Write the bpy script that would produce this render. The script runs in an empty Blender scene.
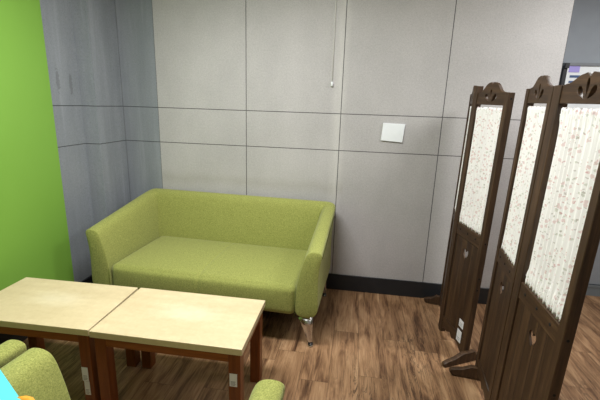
import bpy, bmesh, math, random
from mathutils import Vector, Matrix
random.seed(7)
C = bpy.context.scene.collection
S = bpy.context.scene
PI = math.pi

# ------------------------------------------------------------------ helpers
def newbm(): return bmesh.new()

def link(name, me, mat, parent=None, smooth=False, loc=None, rotz=None):
    o = bpy.data.objects.new(name, me); C.objects.link(o)
    if mat is not None:
        me.materials.clear(); me.materials.append(mat)
    if smooth:
        for p in me.polygons: p.use_smooth = True
    if parent is not None: o.parent = parent
    if loc: o.location = loc
    if rotz is not None: o.rotation_euler = (0, 0, rotz)
    return o

def obj(name, bm, mat, parent=None, smooth=False, loc=None, rotz=None):
    me = bpy.data.meshes.new(name)
    bmesh.ops.recalc_face_normals(bm, faces=bm.faces[:])
    bm.to_mesh(me); bm.free()
    return link(name, me, mat, parent, smooth, loc, rotz)

def tag(o, label, cat, group=None):
    o['label'] = label; o['category'] = cat
    if group: o['group'] = group
    return o

def thing(name, label, cat, loc=(0, 0, 0), rotz=0, group=None):
    o = bpy.data.objects.new(name, None); C.objects.link(o)
    o.location = loc; o.rotation_euler = (0, 0, rotz); o.empty_display_size = .1
    return tag(o, label, cat, group)

def structure(o):
    o['kind'] = 'structure'; return o

def box(bm, x0, x1, y0, y1, z0, z1, bev=0, seg=2):
    vs = [bm.verts.new((x, y, z)) for z in (z0, z1) for y in (y0, y1) for x in (x0, x1)]
    F = [(0, 1, 3, 2), (4, 6, 7, 5), (0, 4, 5, 1), (2, 3, 7, 6), (0, 2, 6, 4), (1, 5, 7, 3)]
    fs = [bm.faces.new([vs[i] for i in f]) for f in F]
    bmesh.ops.recalc_face_normals(bm, faces=fs)
    if bev:
        es = list({e for f in fs for e in f.edges})
        bmesh.ops.bevel(bm, geom=es, offset=bev, segments=seg, affect='EDGES', profile=.5)
    return bm

def rings(bm, rs, cap=True):
    """loft closed rings of equal vertex count"""
    V = [[bm.verts.new(p) for p in r] for r in rs]
    n = len(V[0])
    for a, b in zip(V, V[1:]):
        for i in range(n):
            bm.faces.new([a[i], a[(i + 1) % n], b[(i + 1) % n], b[i]])
    if cap:
        bm.faces.new(V[0][::-1]); bm.faces.new(V[-1])
    return V

def circ(cx, cy, z, rx, ry=None, n=20):
    ry = rx if ry is None else ry
    return [(cx + rx * math.cos(2 * PI * i / n), cy + ry * math.sin(2 * PI * i / n), z) for i in range(n)]

def tube(bm, pts, r, n=8):
    rs = []
    for i, p in enumerate(pts):
        p = Vector(p)
        d = (Vector(pts[min(i + 1, len(pts) - 1)]) - Vector(pts[max(i - 1, 0)])).normalized()
        a = d.cross(Vector((0, 0, 1)))
        if a.length < .1: a = d.cross(Vector((1, 0, 0)))
        a.normalize(); b = d.cross(a)
        rs.append([p + a * r * math.cos(2 * PI * k / n) + b * r * math.sin(2 * PI * k / n) for k in range(n)])
    rings(bm, rs); return bm

def plate_mesh(loops, t, bevel=0.0):
    """flat board in local XZ made from outlines (the later ones are holes), thickness from y=0 to y=t"""
    cu = bpy.data.curves.new('outline', 'CURVE'); cu.dimensions = '2D'; cu.fill_mode = 'BOTH'
    for lp in loops:
        sp = cu.splines.new('POLY'); sp.points.add(len(lp) - 1); sp.use_cyclic_u = True
        for p, (x, z) in zip(sp.points, lp): p.co = (x, z, 0, 1)
    cu.extrude = t / 2 - bevel; cu.bevel_depth = bevel; cu.bevel_resolution = 1; cu.offset = -bevel
    o = bpy.data.objects.new('outline', cu); C.objects.link(o)
    bpy.context.view_layer.update()
    me = bpy.data.meshes.new_from_object(o.evaluated_get(bpy.context.evaluated_depsgraph_get()))
    bpy.data.objects.remove(o); bpy.data.curves.remove(cu)
    for v in me.vertices:
        x, z, y = v.co; v.co = (x, t / 2 - y, z)
    return me

def srgb(r, g, b):
    f = lambda c: (c / 255 / 12.92) if c / 255 <= .04045 else ((c / 255 + .055) / 1.055) ** 2.4
    return (f(r), f(g), f(b), 1)

# ------------------------------------------------------------------ materials
class M:
    def __init__(s, name, rough=.6, metal=0, spec=.5):
        s.m = bpy.data.materials.new(name); s.m.use_nodes = True
        s.nt = s.m.node_tree; s.N = s.nt.nodes; s.L = s.nt.links
        s.b = s.N['Principled BSDF']; s.b.inputs['Roughness'].default_value = rough
        s.b.inputs['Metallic'].default_value = metal; s.b.inputs['Specular IOR Level'].default_value = spec
        s.tc = s.N.new('ShaderNodeTexCoord'); s.co = s.tc.outputs['Object']
    def inp(s, sock, v):
        if isinstance(v, (int, float, tuple, list)): sock.default_value = v
        else: s.L.new(v, sock)
    def map(s, scale=(1, 1, 1), loc=(0, 0, 0), src=None, rot=(0, 0, 0)):
        n = s.N.new('ShaderNodeMapping'); n.inputs['Scale'].default_value = scale
        n.inputs['Location'].default_value = loc; n.inputs['Rotation'].default_value = rot
        s.L.new(src or s.co, n.inputs['Vector']); return n.outputs[0]
    def noise(s, scale, detail=4, rough=.5, vec=None, dist=0):
        n = s.N.new('ShaderNodeTexNoise'); n.inputs['Scale'].default_value = scale
        n.inputs['Detail'].default_value = detail; n.inputs['Roughness'].default_value = rough
        n.inputs['Distortion'].default_value = dist
        s.L.new(vec or s.co, n.inputs['Vector']); return n.outputs['Fac']
    def math(s, op, a, b=0, c=0, clamp=False):
        n = s.N.new('ShaderNodeMath'); n.operation = op; n.use_clamp = clamp
        s.inp(n.inputs[0], a); s.inp(n.inputs[1], b); s.inp(n.inputs[2], c); return n.outputs[0]
    def ramp(s, f, stops, interp='LINEAR'):
        n = s.N.new('ShaderNodeValToRGB'); n.color_ramp.interpolation = interp
        e = n.color_ramp.elements
        while len(e) < len(stops): e.new(.5)
        for k, (p, c) in zip(e, stops): k.position = p; k.color = c if len(c) == 4 else (*c, 1)
        s.L.new(f, n.inputs[0]); return n.outputs[0]
    def mix(s, f, a, b, mode='MIX'):
        n = s.N.new('ShaderNodeMix'); n.data_type = 'RGBA'; n.blend_type = mode
        s.inp(n.inputs[0], f); s.inp(n.inputs[6], a); s.inp(n.inputs[7], b); return n.outputs[2]
    def xyz(s, v=None):
        n = s.N.new('ShaderNodeSeparateXYZ'); s.L.new(v or s.co, n.inputs[0]); return n.outputs
    def comb(s, x, y, z):
        n = s.N.new('ShaderNodeCombineXYZ'); s.inp(n.inputs[0], x); s.inp(n.inputs[1], y); s.inp(n.inputs[2], z); return n.outputs[0]
    def color(s, c): s.inp(s.b.inputs['Base Color'], c)
    def bump(s, h, st=.2, d=.01):
        n = s.N.new('ShaderNodeBump'); n.inputs['Strength'].default_value = st; n.inputs['Distance'].default_value = d
        s.L.new(h, n.inputs['Height']); s.L.new(n.outputs[0], s.b.inputs['Normal'])
    def line(s, v, at, w):
        """1 inside |v-at|<w"""
        return s.math('LESS_THAN', s.math('ABSOLUTE', s.math('SUBTRACT', v, at)), w)

def plain(name, c, rough=.6, metal=0, spec=.5):
    m = M(name, rough, metal, spec); n = m.noise(14, 3)
    m.color(m.mix(n, tuple(x * .93 for x in c[:3]) + (1,), tuple(min(1, x * 1.07) for x in c[:3]) + (1,))); return m.m

Z1, Z2, BW = 1.567, 1.267, .8

def concrete(name, lo, hi, vertical=True, streak=False):
    m = M(name, .75, 0, .25)
    x, y, z = m.xyz()
    big = m.noise(1.6, 5, .6, m.map((1, 1, .7)))
    fine = m.noise(75, 5, .75)
    sp = m.noise(190, 2, .6)
    f = m.math('ADD', m.math('MULTIPLY', big, .5), m.math('MULTIPLY', fine, .5))
    col = m.ramp(f, [(.3, lo), (.7, hi)])
    col = m.mix(m.math('MULTIPLY', m.ramp(sp, [(.32, (1, 1, 1)), (.47, (0, 0, 0))]), .5), col, tuple(c * .62 for c in lo[:3]) + (1,))
    if streak:
        st = m.noise(5, 4, .65, m.map((1.6, 1.6, .12)))
        col = m.mix(m.ramp(st, [(.35, (0, 0, 0)), (.7, (.36, .36, .36))]), col, tuple(c * .62 for c in lo[:3]) + (1,))
        st2 = m.noise(7, 3, .6, m.map((1.8, 1.8, .1), (3, 3, 3)))
        col = m.mix(m.ramp(st2, [(.55, (0, 0, 0)), (.75, (.3, .3, .3))]), col, tuple(min(1, c * 1.3) for c in hi[:3]) + (1,))
        # old scuff marks near the green wall
        for (sy, sz) in ((-.60, 1.74), (-.47, 1.73)):
            dy = m.math('DIVIDE', m.math('SUBTRACT', y, sy), .022); dz = m.math('DIVIDE', m.math('SUBTRACT', z, sz), .10)
            d = m.math('SQRT', m.math('ADD', m.math('POWER', dy, 2), m.math('POWER', dz, 2)))
            w = m.math('MULTIPLY', m.math('LESS_THAN', m.math('ADD', d, m.math('MULTIPLY', m.noise(55, 4, .7), 2.0)), 1.75), .42)
            col = m.mix(w, col, srgb(86, 88, 92))
    else:
        # faint tide mark above the sofa and pale rubbed streaks
        nz = m.math('ADD', z, m.math('MULTIPLY', m.noise(3, 3), .10))
        band = m.math('MULTIPLY', m.math('SUBTRACT', 1, m.math('MULTIPLY', m.math('ABSOLUTE', m.math('SUBTRACT', nz, 1.0)), 16), clamp=True), .16, clamp=True)
        band = m.math('MULTIPLY', band, m.math('LESS_THAN', x, .85))
        col = m.mix(band, col, srgb(128, 120, 100))
        rub = m.math('SUBTRACT', 1, m.math('MULTIPLY', m.math('ABSOLUTE', m.math('SUBTRACT', x, .78)), 14), clamp=True)
        rub = m.math('MULTIPLY', rub, m.math('MULTIPLY', m.noise(9, 3, .6, m.map((3, 1, .5))), .5))
        col = m.mix(rub, col, srgb(225, 223, 218))
    jt = m.math('MAXIMUM', m.line(z, Z1, .0032), m.line(z, Z2, .0032))
    if streak:
        jt = m.math('MAXIMUM', jt, m.math('MULTIPLY', m.math('MULTIPLY', m.line(x, -1.128, .0045), m.math('GREATER_THAN', y, -.006)), .3))
    if vertical:
        fx = m.math('SUBTRACT', x, m.math('MULTIPLY', m.math('ROUND', m.math('DIVIDE', x, BW)), BW))
        jt = m.math('MAXIMUM', jt, m.line(fx, 0, .0032))
    col = m.mix(m.math('MULTIPLY', jt, .85), col, srgb(52, 52, 54))
    m.color(col)
    m.bump(m.math('SUBTRACT', fine, jt), .25, .004)
    return m.m

mat_wall = concrete('pale_concrete_board', srgb(158, 156, 156), srgb(194, 191, 191))
mat_wall_side = concrete('blue_grey_concrete_paper', srgb(122, 128, 135), srgb(150, 154, 160), False, True)

def green_paint():
    m = M('green_paint', .5, 0, .35)
    m.color(m.mix(m.noise(2, 3), srgb(118, 163, 64), srgb(124, 169, 70)))
    m.bump(m.noise(120, 3), .08, .003); return m.m
mat_green = green_paint()
mat_recess = plain('blue_grey_paint', srgb(140, 146, 154), .7)
mat_recess_base = plain('blue_grey_skirting', srgb(112, 120, 126), .55)
mat_white_wall = plain('white_paint', srgb(205, 203, 198), .8)
mat_black_base = plain('black_skirting', srgb(27, 29, 33), .5)

def floor_mat():
    m = M('rustic_oak_planks', .42, 0, .35)
    x, y, z = m.xyz()
    W_, L_ = .18, 1.22
    px = m.math('DIVIDE', m.math('ADD', x, .03), W_); ix = m.math('FLOOR', px); fx = m.math('FRACT', px)
    wn = m.N.new('ShaderNodeTexWhiteNoise'); wn.noise_dimensions = '1D'; m.L.new(ix, wn.inputs['W'])
    py = m.math('ADD', m.math('DIVIDE', y, L_), wn.outputs['Value']); iy = m.math('FLOOR', py); fy = m.math('FRACT', py)
    wn2 = m.N.new('ShaderNodeTexWhiteNoise'); wn2.noise_dimensions = '2D'; m.L.new(m.comb(ix, iy, 0), wn2.inputs['Vector'])
    rid = wn2.outputs['Value']
    off = m.math('MULTIPLY', rid, 37)
    v = m.comb(m.math('ADD', m.math('MULTIPLY', x, 6), off), m.math('MULTIPLY', y, 1.0), off)
    g1 = m.noise(2.2, 8, .62, v, .8)
    v2 = m.comb(m.math('ADD', m.math('MULTIPLY', x, 60), off), m.math('MULTIPLY', y, 3), off)
    g2 = m.noise(2, 5, .6, v2)
    f = m.math('ADD', m.math('MULTIPLY', g1, .68), m.math('MULTIPLY', g2, .32))
    col = m.ramp(f, [(.30, srgb(54, 35, 23)), (.41, srgb(106, 76, 53)), (.50, srgb(148, 113, 82)), (.66, srgb(186, 150, 114))])
    tint = m.ramp(rid, [(0, (.78, .76, .74)), (.5, (.95, .95, .95)), (1, (1.0, 1.0, 1.0))])
    col = m.mix(1, col, tint, 'MULTIPLY')
    # dark cracks along the grain
    v3 = m.comb(m.math('ADD', m.math('MULTIPLY', x, 14), off), m.math('MULTIPLY', y, 1.3), off)
    cr = m.math('ABSOLUTE', m.math('SUBTRACT', m.noise(1.6, 6, .65, v3, 1.2), .5))
    mask = m.ramp(m.noise(1.3, 2, .5, m.map((1, .5, 1), (5, 2, 0))), [(.46, (0, 0, 0)), (.6, (1, 1, 1))])
    col = m.mix(m.math('MULTIPLY', m.ramp(cr, [(0, (1, 1, 1)), (.03, (0, 0, 0))]), m.math('MULTIPLY', mask, .85)), col, srgb(48, 31, 22))
    e = m.math('MINIMUM', m.math('MULTIPLY', m.math('MINIMUM', fx, m.math('SUBTRACT', 1, fx)), W_), m.math('MULTIPLY', m.math('MINIMUM', fy, m.math('SUBTRACT', 1, fy)), L_))
    gap = m.math('LESS_THAN', e, .0011)
    col = m.mix(m.math('MULTIPLY', gap, .7), col, srgb(50, 34, 24))
    m.color(col)
    m.bump(m.math('SUBTRACT', g2, m.math('MULTIPLY', gap, 2)), .12, .003)
    m.inp(m.b.inputs['Roughness'], m.math('ADD', .36, m.math('MULTIPLY', g2, .2)))
    return m.m
mat_floor = floor_mat()

def fabric(name, lo, hi):
    m = M(name, .8, 0, .2)
    m.b.inputs['Sheen Weight'].default_value = .15
    a = m.noise(1, 3, .7, m.map((420, 420, 60))); b = m.noise(1, 3, .7, m.map((90, 420, 420))); c = m.noise(1, 3, .7, m.map((420, 90, 420)))
    f = m.math('DIVIDE', m.math('ADD', m.math('ADD', a, b), c), 3)
    f2 = m.math('ADD', f, m.math('MULTIPLY', m.math('SUBTRACT', m.noise(170, 3, .75), .5), .7))
    m.color(m.ramp(f2, [(.32, lo), (.68, hi)])); m.bump(f2, .35, .003); return m.m
mat_sofa = fabric('green_woven_upholstery', srgb(108, 113, 50), srgb(168, 171, 96))
mat_seam = plain('dark_green_seam', srgb(98, 106, 42), .9)
mat_under = plain('black_lining', srgb(18, 18, 18), .9)
mat_chrome = plain('brushed_chrome', srgb(200, 200, 200), .22, 1)
mat_rubber = plain('black_rubber', srgb(25, 25, 25), .6)

def wood(name, stops, sx=22, sz=1.4, rough=.4, axis='z', knots=False):
    m = M(name, rough, 0, .4)
    sc = {'z': (sx, sx, sz), 'x': (sz, sx, sx), 'y': (sx, sz, sx)}[axis]
    g = m.noise(1.3, 7, .6, m.map(sc), .6); h = m.noise(4, 3, .6, m.map(tuple(k * 2.2 for k in sc)))
    f = m.math('ADD', m.math('MULTIPLY', g, .7), m.math('MULTIPLY', h, .3))
    col = m.ramp(f, stops)
    if knots:
        v = m.N.new('ShaderNodeTexVoronoi'); v.inputs['Scale'].default_value = 9; m.L.new(m.map((1, .3, .45)), v.inputs['Vector'])
        k = m.ramp(v.outputs['Distance'], [(.05, (1, 1, 1)), (.10, (0, 0, 0))])
        col = m.mix(m.math('MULTIPLY', k, .75), col, srgb(34, 20, 12))
    m.color(col); m.bump(f, .1, .002); return m
mat_leg = wood('cherry_stained_wood', [(.3, srgb(92, 46, 18)), (.7, srgb(134, 74, 34))], rough=.35).m
mat_apron = wood('cherry_stained_rail', [(.3, srgb(108, 58, 24)), (.7, srgb(150, 88, 42))], axis='x', rough=.35).m
DK = [(.3, srgb(36, 24, 14)), (.5, srgb(63, 44, 28)), (.7, srgb(92, 68, 46))]
mat_dark = wood('walnut_stained_pine', DK, 26, 1.6, .5, 'z', True).m
mat_dark_x = wood('walnut_stained_pine_rail', DK, 26, 1.6, .5, 'x', True).m

def boards_mat():
    m = wood('walnut_stained_boards', DK, 20, 1.1, .5, 'z', True)
    x, y, z = m.xyz()
    p = m.math('FRACT', m.math('DIVIDE', m.math('SUBTRACT', x, .045), .0745))
    g = m.math('LESS_THAN', m.math('MINIMUM', p, m.math('SUBTRACT', 1, p)), .03)
    base = m.b.inputs['Base Color'].links[0].from_socket
    m.color(m.mix(m.math('MULTIPLY', g, .8), base, srgb(24, 15, 9)))
    m.bump(m.math('SUBTRACT', 1, g), .6, .004)
    return m.m
mat_boards = boards_mat()

def top_mat():
    m = M('pale_birch_tabletop', .32, 0, .45)
    a = m.noise(5, 5, .6, m.map((.5, 2, 1))); b = m.noise(34, 4, .7)
    f = m.math('ADD', m.math('MULTIPLY', a, .6), m.math('MULTIPLY', b, .4))
    col = m.ramp(f, [(.3, srgb(192, 174, 138)), (.55, srgb(206, 189, 153)), (.75, srgb(218, 203, 170))])
    # glare painted into the colour, a paler patch mid-top
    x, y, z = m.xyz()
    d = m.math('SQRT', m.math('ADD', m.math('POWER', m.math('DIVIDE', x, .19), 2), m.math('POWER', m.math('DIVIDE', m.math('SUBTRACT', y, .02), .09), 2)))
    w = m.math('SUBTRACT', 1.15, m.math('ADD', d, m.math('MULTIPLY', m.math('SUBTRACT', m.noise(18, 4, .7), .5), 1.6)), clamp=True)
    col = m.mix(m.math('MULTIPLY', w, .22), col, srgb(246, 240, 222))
    m.color(col); m.inp(m.b.inputs['Roughness'], m.math('ADD', .38, m.math('MULTIPLY', b, .2))); return m.m
mat_top = top_mat()

def curtain_mat():
    m = M('white_floral_cotton', .85, 0, .1)
    col = srgb(240, 238, 238)
    wob = m.N.new('ShaderNodeVectorMath'); wob.operation = 'ADD'
    nz = m.N.new('ShaderNodeTexNoise'); nz.inputs['Scale'].default_value = 90; nz.inputs['Detail'].default_value = 3
    m.L.new(m.co, nz.inputs['Vector'])
    sc = m.N.new('ShaderNodeVectorMath'); sc.operation = 'SCALE'; sc.inputs['Scale'].default_value = .016
    m.L.new(nz.outputs['Color'], sc.inputs[0]); m.L.new(m.co, wob.inputs[0]); m.L.new(sc.outputs[0], wob.inputs[1])
    def blobs(scale, off, thr, cc, prob, amt):
        nonlocal col
        v = m.N.new('ShaderNodeTexVoronoi'); v.inputs['Scale'].default_value = scale; v.voronoi_dimensions = '2D'
        x, y, z = m.xyz(wob.outputs[0])
        m.L.new(m.comb(m.math('ADD', m.math('MULTIPLY', x, 1.5), off), m.math('ADD', z, off * .7), 0), v.inputs['Vector'])
        r = m.xyz(v.outputs['Color'])[0]
        k = m.math('MULTIPLY', m.math('LESS_THAN', v.outputs['Distance'], thr), m.math('LESS_THAN', r, prob))
        col = m.mix(m.math('MULTIPLY', k, amt), col, cc)
    blobs(40, .3, .20, srgb(172, 176, 158), .35, .5)
    blobs(58, 1.7, .18, srgb(160, 148, 144), .25, .5)
    blobs(34, .9, .24, srgb(216, 184, 184), .40, .6)
    blobs(36, 2.9, .12, srgb(200, 138, 142), .35, .55)
    m.color(col); m.bump(m.noise(400, 2), .1, .001)
    return m.m
mat_curtain = curtain_mat()
mat_paper = plain('white_paper', srgb(225, 226, 230), .7)
mat_print = plain('grey_print', srgb(120, 122, 130), .7)
mat_white = plain('white_plastic', srgb(226, 230, 234), .4)
mat_cord = plain('white_cord', srgb(214, 213, 208), .6)
mat_blue_bar = plain('dark_blue_print', srgb(62, 84, 126), .6)
mat_purple = plain('lilac_card', srgb(160, 150, 216), .6)
mat_frame_dark = plain('charcoal_frame', srgb(38, 38, 42), .5)
mat_frame_grey = plain('grey_frame', srgb(120, 124, 130), .4)
mat_cyan = plain('turquoise_cloth', srgb(78, 200, 214), .7)
mat_orange = plain('orange_plastic', srgb(226, 156, 52), .5)
mat_ceiling = plain('white_ceiling', srgb(215, 214, 210), .9)

# ------------------------------------------------------------------ the room
XL, XR, YF, ZC = -1.24, 4.6, -5.4, 2.75
b = newbm(); box(b, XL - .15, XR + .1, YF - .1, .6, -.06, 0); structure(obj('floor', b, mat_floor))
b = newbm(); box(b, XL - .15, XR + .1, YF - .1, .6, ZC, ZC + .06); structure(obj('ceiling', b, mat_ceiling))
b = newbm(); box(b, -.8, 2.4, 0, .38, 0, ZC); structure(obj('wall_back', b, mat_wall))
# blue-grey papered corner: short back strip, boxed column, side strip (one L-shaped skin)
b = newbm()
prof = [(-.8, .0), (-1.13, .0), (-1.125, -.365), (-1.245, -.375), (-1.24, -.68), (-1.36, -.68), (-1.36, .2), (-.8, .2)]
rings(b, [[(x, y, 0) for x, y in prof], [(x, y, ZC) for x, y in prof]]); structure(obj('wall_corner', b, mat_wall_side))
b = newbm(); box(b, XL - .12, XL, YF, -.68, 0, ZC); structure(obj('wall_left', b, mat_green))
b = newbm(); box(b, 2.4, XR, .38, .5, 0, ZC); structure(obj('wall_recess', b, mat_recess))
b = newbm(); box(b, XR, XR + .1, YF, .5, 0, ZC); structure(obj('wall_right', b, mat_white_wall))
b = newbm(); box(b, XL - .1, XR + .1, YF - .1, YF, 0, ZC); structure(obj('wall_front', b, mat_white_wall))
b = newbm(); box(b, -1.13, 2.4, -.012, 0, 0, .15, .002, 1); structure(obj('baseboard_back', b, mat_black_base))
b = newbm(); box(b, -1.13, -1.112, -.377, -.012, 0, .15); box(b, -1.24, -1.112, -.387, -.377, 0, .15)
box(b, -1.24, -1.222, YF, -.387, 0, .15); structure(obj('baseboard_left', b, mat_black_base))
b = newbm(); box(b, 2.4, XR, .366, .38, 0, .11); box(b, 2.4, XR, .36, .38, .085, .11); structure(obj('baseboard_recess', b, mat_recess_base))

# ------------------------------------------------------------------ sofa family
def tub_shell(hw, D, Hf, Hb):
    """U-shaped arms and back as one padded shell, back at y=0, open to -y"""
    def prof(H, t=0, back=False):
        k = H - .70
        if back:
            return [(-.015, .235), (-.012, .50), (-.008, H - .15), (.0, H - .05), (-.008, H - .012), (-.045, H + .002), (-.085, H - .014), (-.112, H - .06), (-.14, H - .2), (-.165, .46), (-.17, .30), (-.16, .235)]
        return [(.008, .235), (.004, .36), (-.004, .50), (.004, H - .10), (.020, H - .035), (.016, H - .008), (-.03, H + .002), (-.075, H - .010), (-.098, H - .05), (-.126, H - .16), (-.148, .44), (-.152, .30), (-.147, .235)]
    A = prof
    st = []
    def P(bx, by, nx, ny, H, back=False, sc=1):
        pf = [(-.008, .235), (-.012, .36), (-.014, .50), (.0, H - .12), (.012, H - .04), (.008, H - .010), (-.035, H + .002), (-.08, H - .012), (-.105, H - .055), (-.138, H - .18), (-.185, .44), (-.19, .30), (-.18, .235)] if back else A(H)
        st.append([(bx + nx * o, by + ny * o, z) for o, z in pf])
    def arm(side, ys):
        for y in ys:
            f = min(1, max(0, -y / D)); H = Hb + (Hf - Hb) * f
            P(side * hw, y, side, 0, H)
    arm(-1, [-D, -D + .004, -D + .03, -D * .75, -D * .5, -D * .3, -.22, -.10])
    P(-hw, 0, -1, 1, Hb, True)
    for x in (-hw + .10, -hw + .22, -hw * .5, 0, hw * .5, hw - .22, hw - .10): P(x, 0, 0, 1, Hb, True)
    P(hw, 0, 1, 1, Hb, True)
    arm(1, [-.10, -.22, -D * .3, -D * .5, -D * .75, -D + .03, -D + .004, -D])
    bm = newbm()
    V = rings(bm, st, cap=False)
    for R, in ((V[0],), (V[-1],)):
        c = sum((v.co for v in R), Vector()) / len(R)
        prev = R
        for s_, dy in ((.93, -.003), (.45, -.012)):
            ring = [bm.verts.new((c.x + (v.co.x - c.x) * s_, v.co.y + dy, c.z + (v.co.z - c.z) * (1 - (1 - s_) * .5))) for v in R]
            n = len(R)
            for i in range(n): bm.faces.new([prev[i], prev[(i + 1) % n], ring[(i + 1) % n], ring[i]])
            prev = ring
        bm.faces.new(prev)
    return bm

def cushion(hx, y0, y1, z0, z1, r=.045, crown=.018, groove=True):
    bm = newbm()
    hy, hz, cy, cz = (y1 - y0) / 2, (z1 - z0) / 2, (y0 + y1) / 2, (z0 + z1) / 2
    def ticks(h, r_, n):
        e = [h - r_ + r_ * k / 5 for k in range(6)]
        m_ = [-(h - r_) + 2 * (h - r_) * k / n for k in range(1, n)]
        return sorted([-v for v in e] + m_ + e)
    X = ticks(hx, r, 24)
    if groove: X = sorted(set(X + [-.03, -.02, -.012, -.006, 0, .006, .012, .02, .03]))
    Y = ticks(hy, r, 10); Z = ticks(hz, r, 6)
    cache = {}
    def vert(x, y, z):
        k = (round(x, 5), round(y, 5), round(z, 5))
        if k not in cache:
            q = Vector((max(-(hx - r), min(hx - r, x)), max(-(hy - r), min(hy - r, y)), max(-(hz - r), min(hz - r, z))))
            d = Vector((x, y, z)) - q
            if d.length > 0:
                d = d.normalized() * r
            p = q + d
            u, v = x / hx, y / hy
            if z > 0: p.z += crown * (1 - u ** 4) * (1 - v * v) * (z / hz)
            if y < 0: p.y -= .012 * (1 - (z / hz) ** 2) * (1 - u ** 6)
            if groove and (z > 0 or y < 0):
                g = .005 * math.exp(-(x / .010) ** 2)
                if z >= hz - r: p.z -= g
                if y <= -(hy - r): p.y += g
            cache[k] = bm.verts.new((p.x, p.y + cy, p.z + cz))
        return cache[k]
    def face(pts):
        vs = [vert(*p) for p in pts]
        if len(set(vs)) == 4: bm.faces.new(vs)
    for a, b_ in zip(X, X[1:]):
        for c, d in zip(Y, Y[1:]):
            for z in (-hz, hz): face([(a, c, z), (b_, c, z), (b_, d, z), (a, d, z)])
        for c, d in zip(Z, Z[1:]):
            for y in (-hy, hy): face([(a, y, c), (b_, y, c), (b_, y, d), (a, y, d)])
    for a, b_ in zip(Y, Y[1:]):
        for c, d in zip(Z, Z[1:]):
            for x in (-hx, hx): face([(x, a, c), (x, b_, c), (x, b_, d), (x, a, d)])
    return bm

def tub_sofa(name, label, cat, hw, loc, rotz, Hf=.715, Hb=.85, D=.85, seat=True, groove=True):
    t = thing(name, label, cat, loc, rotz)
    sh = obj('arms_and_back', tub_shell(hw, D, Hf, Hb), mat_sofa, t, True)
    ss = sh.modifiers.new('s', 'SUBSURF'); ss.levels = 2; ss.render_levels = 2
    cu = obj('seat_cushion', cushion(hw - .150, -D - .002, -.15, .235, .455, groove=groove), mat_sofa, t, True)
    for s in (-1, 1):       # sewn seam on the front face of each arm
        xx = s * (hw - .152)
        bm = newbm(); tube(bm, [(xx, -D - .008, .24), (xx, -D - .009, .34), (xx, -D - .008, .43)], .0022, 6)
        obj('seam', bm, mat_seam, sh, True)
        bm = newbm(); tube(bm, [(s * (hw + .016), -D + .03 + k * (D - .2) / 6, Hf - .055 + (Hb - Hf) * ((k * (D - .2) / 6 + .03) / D)) for k in range(7)], .0025, 6)
        obj('seam', bm, mat_seam, sh, True)
    bm = newbm(); box(bm, -hw + .06, hw - .06, -D + .07, -.05, .222, .245); obj('base_lining', bm, mat_under, t)
    for sx in (-1, 1):
        for sy in (-1, 1):
            fx, fy = sx * (hw - .055), (-D + .045 if sy < 0 else -.07)
            bm = newbm()
            rings(bm, [circ(fx + sx * .014 * (1 - k) - sx * .030 * k, fy, .02 + .20 * k,   .012 + .042 * k, .012 + .012 * k) for k in (0, .15, .4, .7, 1)])
            lg = obj('leg', bm, mat_chrome, t, True)
            bm = newbm(); rings(bm, [circ(fx + sx * .014, fy, z, r) for z, r in ((0, .014), (.002, .019), (.012, .019), (.018, .013), (.026, .012))])
            obj('foot_glide', bm, mat_chrome, lg, True)
            bm = newbm(); rings(bm, [circ(fx + sx * .014, fy, z, r) for z, r in ((.016, .0175), (.023, .0175))])
            obj('rubber_ring', bm, mat_rubber, lg, True)
    return t

tub_sofa('sofa', 'two-seat lime green fabric sofa on chrome legs against the grey wall', 'sofa', .845, (-.048, -.047, 0), math.radians(-2.6))
tub_sofa('armchair', 'green fabric armchair nearest the viewer, only its two arm tips in view', 'armchair', .472, (.272, -2.97, 0), PI, Hf=.725, Hb=.77, groove=False)
tub_sofa('armchair', 'green fabric armchair by the green wall, left of the armchair under the turquoise bag', 'armchair', .44, (-.755, -2.90, 0), PI, Hf=.69, Hb=.76, groove=False)

# ------------------------------------------------------------------ tables
def table(label, loc, rotz, w, d, stickers=()):
    t = thing('coffee_table', label, 'table', loc, rotz, None)
    h = .512
    bm = newbm(); box(bm, -w / 2, w / 2, -d / 2, d / 2, h - .036, h, .0025, 2); obj('tabletop', bm, mat_top, t)
    i = .013; L = .060
    legs = {}
    for sx in (-1, 1):
        for sy in (-1, 1):
            x0 = sx * (w / 2 - i - L / 2); y0 = sy * (d / 2 - i - L / 2)
            bm = newbm(); box(bm, x0 - L / 2, x0 + L / 2, y0 - L / 2, y0 + L / 2, 0, h - .0365, .003, 2)
            legs[(sx, sy)] = obj('leg', bm, mat_leg, t)
    for sy in (-1, 1):
        y = sy * (d / 2 - i - .012); bm = newbm(); box(bm, -w / 2 + i + L, w / 2 - i - L, y - .01, y + .01, h - .088, h - .0365, .001, 1); obj('apron', bm, mat_apron, t)
    for sx in (-1, 1):
        x = sx * (w / 2 - i - .012); bm = newbm(); box(bm, x - .01, x + .01, -d / 2 + i + L, d / 2 - i - L, h - .088, h - .0365, .001, 1); obj('apron', bm, mat_apron, t)
    for (sx, sy, zc, hh, ww, dx) in stickers:
        x0 = sx * (w / 2 - i - L / 2) + dx; y0 = sy * (d / 2 - i) if sy < 0 else sy * (d / 2 - i - L)
        bm = newbm(); box(bm, x0 - ww / 2, x0 + ww / 2, y0 - .0012, y0 - .0002, zc - hh / 2, zc + hh / 2)
        s = obj('inventory_sticker', bm, mat_paper, legs[(sx, sy)])
        bm = newbm()
        for k in range(4):
            zz = zc - hh * .12 - k * hh * .09
            box(bm, x0 - ww * .35, x0 + ww * (.3 - .08 * (k % 2)), y0 - .0016, y0 - .0012, zz - .0012, zz + .0012)
        obj('sticker_print', bm, mat_print, legs[(sx, sy)])
    return t
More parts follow.
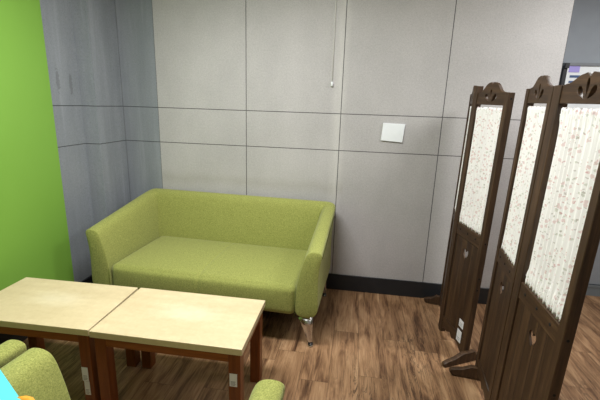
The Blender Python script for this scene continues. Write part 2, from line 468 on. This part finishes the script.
table('birch-topped coffee table on the right, with cherry legs, in front of the sofa', (.088, -1.471, 0), math.radians(.3), .782, .470, [(1, -1, .328, .072, .038, -.005)])
table('birch-topped coffee table on the left, beside the green wall', (-.693, -1.480, 0), math.radians(1.3), .755, .460, [(1, -1, .240, .082, .034, -.012), (1, -1, .156, .082, .030, -.008)])

# ------------------------------------------------------------------ folding screens
def arc(cx, cz, r, a0, a1, n=10):
    return [(cx + r * math.cos(a0 + (a1 - a0) * k / n), cz + r * math.sin(a0 + (a1 - a0) * k / n)) for k in range(n + 1)]

def teardrop(cx, cz, L, w, ang, n=22):
    """pointed at the foot (cx,cz), rounded at the far end"""
    out = []
    for k in range(n):
        t = 2 * PI * k / n
        u = (1 - math.cos(t)) / 2 * L; v = w / 2 * math.sin(t) * (math.sin(t / 2)) ** 1.2
        out.append((cx + u * math.sin(ang) + v * math.cos(ang), cz + u * math.cos(ang) - v * math.sin(ang)))
    return out

def heart(cx, cz, s, n=28):
    return [(cx + s * 16 * math.sin(2 * PI * k / n) ** 3 / 17 * .82, cz + s * (13 * math.cos(2 * PI * k / n) - 5 * math.cos(4 * PI * k / n) - 2 * math.cos(6 * PI * k / n) - math.cos(8 * PI * k / n)) / 17) for k in range(n)]

def panel(root, p0, p1, feet=(), pwl=.038, pwr=.038, extra_left=0, stickers=False, ch=.046, zt=1.737, hinge=None):
    """one leaf of a screen: stiles, crest, curtain on rods, boarded lower half"""
    W = math.hypot(p1[0] - p0[0], p1[1] - p0[1]); a = math.atan2(p1[1] - p0[1], p1[0] - p0[0])
    T = .038
    bm = newbm()
    box(bm, 0, pwl, 0, T, .0, zt + extra_left, .002, 1)
    box(bm, W - pwr, W, 0, T, .0, zt, .002, 1)
    f = obj('panel_frame', bm, mat_dark, root, loc=(p0[0], p0[1], 0), rotz=a)
    x0, x1 = pwl, W - pwr; w = x1 - x0; xc = (x0 + x1) / 2
    # crest board, a two-lobed top with three pierced petals
    zb = zt - .072
    up = [(x0, zt - .004), (x0 + .04 * w, zt - .002)]
    pts = []
    for k in range(41):
        u = k / 40
        s = abs(u - .5) * 2
        if s > .80: hgt = .0 + .004 * ((1 - s) / .2)
        else:
            r_ = (.80 - s) / .58
            hgt = .004 + ch * (.5 - .5 * math.cos(PI * min(1, r_)))
            if s < .22: hgt += .004 * math.sin(PI * s / .22) - .012 * max(0, 1 - s / .10)
        pts.append((x0 + u * w, zt + hgt))
    crest = [(x0, zb), (x1, zb)] + pts[::-1]
    pet = [teardrop(xc, zb + .022, .068, .026, 0), teardrop(xc - .014, zb + .018, .060, .038, -.80), teardrop(xc + .014, zb + .018, .060, .038, .80)]
    me = plate_mesh([crest] + pet, .020, .0015)
    c = link('crest_board', me, mat_dark_x, f); c.location = (0, .005, 0)
    # middle rail with three dowel plugs
    bm = newbm(); box(bm, x0, x1, .003, .027, .79, .872, .003, 1); r = obj('middle_rail', bm, mat_dark_x, f)
    for k in (-1, 0, 1):
        bm = newbm(); n = 12; rr = .0065
        rings(bm, [[(xc + k * w * .33 + rr * math.cos(2 * PI * j / n), yy, .836 + rr * math.sin(2 * PI * j / n)) for j in range(n)] for yy in (.0015, .028)])
        obj('dowel_plug', bm, mat_under, f)
    # boarded lower panel with a pierced heart
    me = plate_mesh([[(x0, .12), (x1, .12), (x1, .795), (x0, .795)], heart(xc, .695, .043)], .010)
    c = link('lower_boards', me, mat_boards, f); c.location = (0, .010, 0)
    # scalloped bottom rail
    low = []
    for k in range(31):
        u = k / 30; s = abs(u - .5) * 2
        z = .030 + .045 * (1 - s) ** .8 if s > .2 else .030 + .045 * .8 ** .8 - .018 * math.cos(PI * s / .4)
        if s > .93: z = .030
        low.append((x0 + u * w, z + .006 * math.sin(u * 6 * PI)))
    me = plate_mesh([low + [(x1, .135), (x0, .135)]], .022, .001)
    c = link('bottom_rail', me, mat_dark_x, f); c.location = (0, .004, 0)
    for z in (zt - .035, .836, .60, .52):
        bm = newbm(); n = 12; rr = .0055
        rings(bm, [[(xx, T / 2 + rr * math.cos(2 * PI * j / n), z + rr * math.sin(2 * PI * j / n)) for j in range(n)] for xx in (W - .002, W + .0006)])
        obj('dowel_plug', bm, mat_under, f)
    # curtain rods and gathered curtain
    zr = (.905, 1.622)
    for z in zr:
        bm = newbm(); tube(bm, [(x0 + .0005, .019, z), (x1 - .0005, .019, z)], .004, 8); obj('curtain_rod', bm, mat_cord, f, True)
    zc0, zc1 = .874, 1.648
    bm = newbm(); nu = int(w / .0016); nz = 60
    ph = random.random() * 9
    zs = [zc0 + (zc1 - zc0) * k / nz for k in range(nz + 1)]
    zs = sorted(set(zs + [zr[0] - .006, zr[0] + .006, zr[1] - .006, zr[1] + .006]))
    rows = []
    for z in zs:
        row = []
        dz = min(abs(z - zr[0]), abs(z - zr[1])); inside = zr[0] <= z <= zr[1]
        for i in range(nu + 1):
            u = i / nu; x = x0 + .003 + u * (w - .006)
            gather = math.exp(-(dz / .05) ** 2)
            broad = .0085 * math.sin(2 * PI * x / .034 + ph + 1.4 * math.sin(2 * PI * x / .21 + ph) + .5 * math.sin(z * 2.2 + x * 9))
            finep = .0026 * math.sin(2 * PI * x / .0105 + 1.3 * math.sin(x * 90 + ph))
            amp = broad * (1 - .75 * gather) + finep * (gather + .12)
            if not inside: amp += .0035 * math.sin(2 * PI * x / .014 + ph * 2) * min(1, dz / .015)
            zz = z
            if z in (zs[0], zs[-1]): zz += .0035 * math.sin(2 * PI * x / .019 + ph)
            row.append(bm.verts.new((x, .019 + amp + (.0045 if abs(amp) < 1 else 0) * gather * (-1), zz)))
        rows.append(row)
    for ra, rb in zip(rows, rows[1:]):
        for i in range(nu): bm.faces.new([ra[i], ra[i + 1], rb[i + 1], rb[i]])
    cu = obj('curtain', bm, mat_curtain, f, True)
    so = cu.modifiers.new('t', 'SOLIDIFY'); so.thickness = .0012
    # feet: rounded bars crossing under the stile
    for (end, Lf, Lb, sh, ang) in feet:
        xa = {'l': -.004, 'r': W - .026}[end]
        prof = [(-Lf, .006), (-Lf - .012, .018), (-Lf - .008, .034), (-Lf + .02, .044), (-Lf * .55, .052), (-.03, .078), (T + .03, .078), (Lb * .55, .052), (Lb - .02, .044), (Lb + .008, .034), (Lb + .012, .018), (Lb, .006), (Lb - .01, .0), (-Lf + .01, .0)]
        me = plate_mesh([prof], .030, .002)
        for v in me.vertices:
            v.co = (xa + v.co.y, v.co.x, v.co.z)
            v.co = Matrix.Rotation(ang, 3, 'Z') @ (v.co - Vector((xa, 0, 0))) + Vector((xa + sh, 0, 0))
        me.flip_normals()
        link('foot', me, mat_dark, f)
    if stickers:
        for (xs, z0, z1, yo) in ((.272, .190, .245, 0), (.276, .085, .172, -.0058)):
            bm = newbm(); box(bm, xs - .026, xs + .030, .0088 + yo, .0096 + yo, z0, z1); obj('inventory_sticker', bm, mat_paper, f)
            bm = newbm()
            for k in range(3): box(bm, xs - .018, xs + .015, .0084 + yo, .0088 + yo, z0 + .010 + k * .009, z0 + .0125 + k * .009)
            obj('sticker_print', bm, mat_print, f)
    if hinge:
        for z in (.35, .95, 1.5):
            xx = 0 if hinge == 'l' else W
            bm = newbm(); rings(bm, [circ(xx, T + .002, z - .03, .004, n=10), circ(xx, T + .002, z + .03, .004, n=10)]); obj('hinge', bm, mat_frame_dark, f, True)
    return f

s1 = thing('folding_screen', 'dark wooden folding screen with floral curtains, the farther one by the grey wall', 'folding screen', (1.70, -.47, .001))
s2 = thing('folding_screen', 'dark wooden folding screen with floral curtains, the nearest one at the right edge', 'folding screen', (1.755, -1.4, .001))
for o_ in (s1, s2): o_.rotation_euler = (.016, .010, 0)      # the screens lean very slightly
def rel(o, p): return (p[0] - o.location.x, p[1] - o.location.y)
panel(s1, rel(s1, (1.735, -.095)), rel(s1, (1.660, -.460)), feet=[('l', .115, .10, 0, 0)])
panel(s1, rel(s1, (1.656, -.480)), rel(s1, (1.742, -.840)), feet=[('r', .165, .15, .028, .26)], extra_left=.042, ch=.052, stickers=True, hinge='l')
panel(s2, rel(s2, (1.774, -.978)), rel(s2, (1.737, -1.345)), feet=[('l', .14, .15, .028, 0)])
panel(s2, rel(s2, (1.724, -1.382)), rel(s2, (1.720, -1.842)), feet=[('r', .15, .15, 0, 0)], pwl=.062, pwr=.042, ch=.030, hinge='l')

# ------------------------------------------------------------------ things on the walls
bm = newbm()
q0 = [(1.137, 1.366), (1.309, 1.356), (1.320, 1.502), (1.145, 1.507)]
rings(bm, [[(x, -.0005, z) for x, z in q0], [(x, -.010, z) for x, z in q0], [(1.228 + (x - 1.228) * .97, -.013, 1.433 + (z - 1.433) * .97) for x, z in q0]])
tag(obj('wall_plate', bm, mat_white), 'square white blank plate fixed to the grey wall', 'wall plate')
t = thing('pull_cord', 'thin white pull cord hanging down the grey wall', 'cord', (.7155, -.012, 1.78))
bm = newbm(); tube(bm, [(0, 0, .025), (0, 0, ZC - 1.781)], .0022, 6); obj('cord', bm, mat_cord, t, True)
bm = newbm(); rings(bm, [circ(0, 0, z, r, n=14) for z, r in ((0, .006), (.002, .0095), (.026, .0095), (.034, .007), (.036, .003))]); obj('cord_bead', bm, mat_white, t, True)

t = thing('notice_board', 'white notice board with dark blue bars behind the near screen', 'notice board', (3.05, .38, 1.62))
def lb(name, x0, x1, y0, y1, z0, z1, m, par=t, bev=0):
    bm = newbm(); box(bm, x0 - 3.05, x1 - 3.05, y0 - .38, y1 - .38, z0 - 1.6, z1 - 1.6, bev, 1); return obj(name, bm, m, par)
lb('board', 2.60, 3.55, .355, .3795, 1.25, 1.985, mat_white)
fr = lb('frame', 2.572, 3.575, .345, .3795, 1.985, 2.008, mat_frame_grey)
lb('frame', 2.572, 2.600, .345, .3795, 1.25, 1.985, mat_frame_dark)
lb('frame', 2.572, 3.575, .345, .3795, 1.225, 1.25, mat_frame_dark)
lb('frame', 3.55, 3.575, .345, .3795, 1.25, 1.985, mat_frame_dark)
lb('clip', 2.574, 2.604, .330, .345, 1.965, 2.004, mat_frame_dark)
lb('lilac_card', 2.615, 2.695, .352, .3545, 1.935, 1.985, mat_purple)
lb('printed_bar', 2.63, 2.72, .3535, .3548, 1.893, 1.912, mat_blue_bar)
lb('printed_bar', 2.63, 2.69, .3535, .3548, 1.852, 1.868, mat_blue_bar)
lb('printed_bar', 2.63, 2.73, .3535, .3548, 1.812, 1.826, mat_blue_bar)
lb('printed_bar', 2.77, 2.88, .3535, .3548, 1.915, 1.925, mat_print)
lb('printed_bar', 2.77, 2.86, .3535, .3548, 1.885, 1.893, mat_print)

# ------------------------------------------------------------------ bag on the near armchair
t = thing('bag', 'bright turquoise bag with an orange handle on the near armchair', 'bag', (-.1325, -2.453, .775), math.radians(-30))
bm = newbm(); box(bm, -.24, .24, -.125, .125, -.002, .025, .008, 3)
obj('bag_body', bm, mat_cyan, t, True)
bm = newbm(); tube(bm, [(.135, .118, .014), (.145, .132, .014), (.162, .140, .014), (.190, .140, .014), (.208, .132, .014), (.225, .118, .014)], .011, 10)
obj('bag_handle', bm, mat_orange, t, True)

# ------------------------------------------------------------------ lights in the ceiling
def ceiling_panel(x, y, w, d, power, label, col=(1, .995, .98)):
    t = thing('ceiling_light', label, 'ceiling light', (x, y, ZC))
    bm = newbm()
    box(bm, -w / 2 - .02, w / 2 + .02, -d / 2 - .02, -d / 2, -.03, -.001); box(bm, -w / 2 - .02, w / 2 + .02, d / 2, d / 2 + .02, -.03, -.001)
    box(bm, -w / 2 - .02, -w / 2, -d / 2, d / 2, -.03, -.001); box(bm, w / 2, w / 2 + .02, -d / 2, d / 2, -.03, -.001)
    obj('frame', bm, mat_white, t)
    L = bpy.data.lights.new('ceiling_lamp', 'AREA'); L.shape = 'RECTANGLE'; L.size = w; L.size_y = d; L.energy = power; L.color = col
    o = bpy.data.objects.new('lamp', L); C.objects.link(o); o.parent = t; o.location = (0, 0, -.035)
ceiling_panel(.2, -1.6, 1.1, .3, 75, 'ceiling light above the coffee tables')
ceiling_panel(2.8, -1.0, 1.1, .3, 45, 'ceiling light beyond the folding screens')
ceiling_panel(.6, -3.8, 1.1, .3, 10, 'ceiling light behind the viewer on the left')
ceiling_panel(2.9, -3.9, 1.1, .3, 10, 'ceiling light behind the viewer on the right')

w = bpy.data.worlds.new('World'); S.world = w; w.use_nodes = True
w.node_tree.nodes['Background'].inputs[0].default_value = (.9, .95, 1, 1); w.node_tree.nodes['Background'].inputs[1].default_value = .3

# ------------------------------------------------------------------ camera
CP = (0.94575, -3.19458, 1.62696)
yaw, pitch, roll, F = 0.14319, 0.24568, 0.03215, 378.89026
cy_, sy_, cp_, sp_ = math.cos(yaw), math.sin(yaw), math.cos(pitch), math.sin(pitch)
fv = Vector((-sy_ * cp_, cy_ * cp_, -sp_)); rv = Vector((cy_, sy_, 0)); uv = rv.cross(fv)
r2 = rv * math.cos(roll) + uv * math.sin(roll); u2 = -rv * math.sin(roll) + uv * math.cos(roll)
cam = bpy.data.cameras.new('camera'); co = bpy.data.objects.new('camera', cam); C.objects.link(co)
co.matrix_world = Matrix(((r2.x, u2.x, -fv.x, CP[0]), (r2.y, u2.y, -fv.y, CP[1]), (r2.z, u2.z, -fv.z, CP[2]), (0, 0, 0, 1)))
cam.sensor_width = 36; cam.lens = F / 600 * 36; cam.clip_start = .01
S.camera = co
S.view_settings.view_transform = 'Standard'; S.view_settings.look = 'None'; S.view_settings.gamma = 1
S.view_settings.exposure = .04
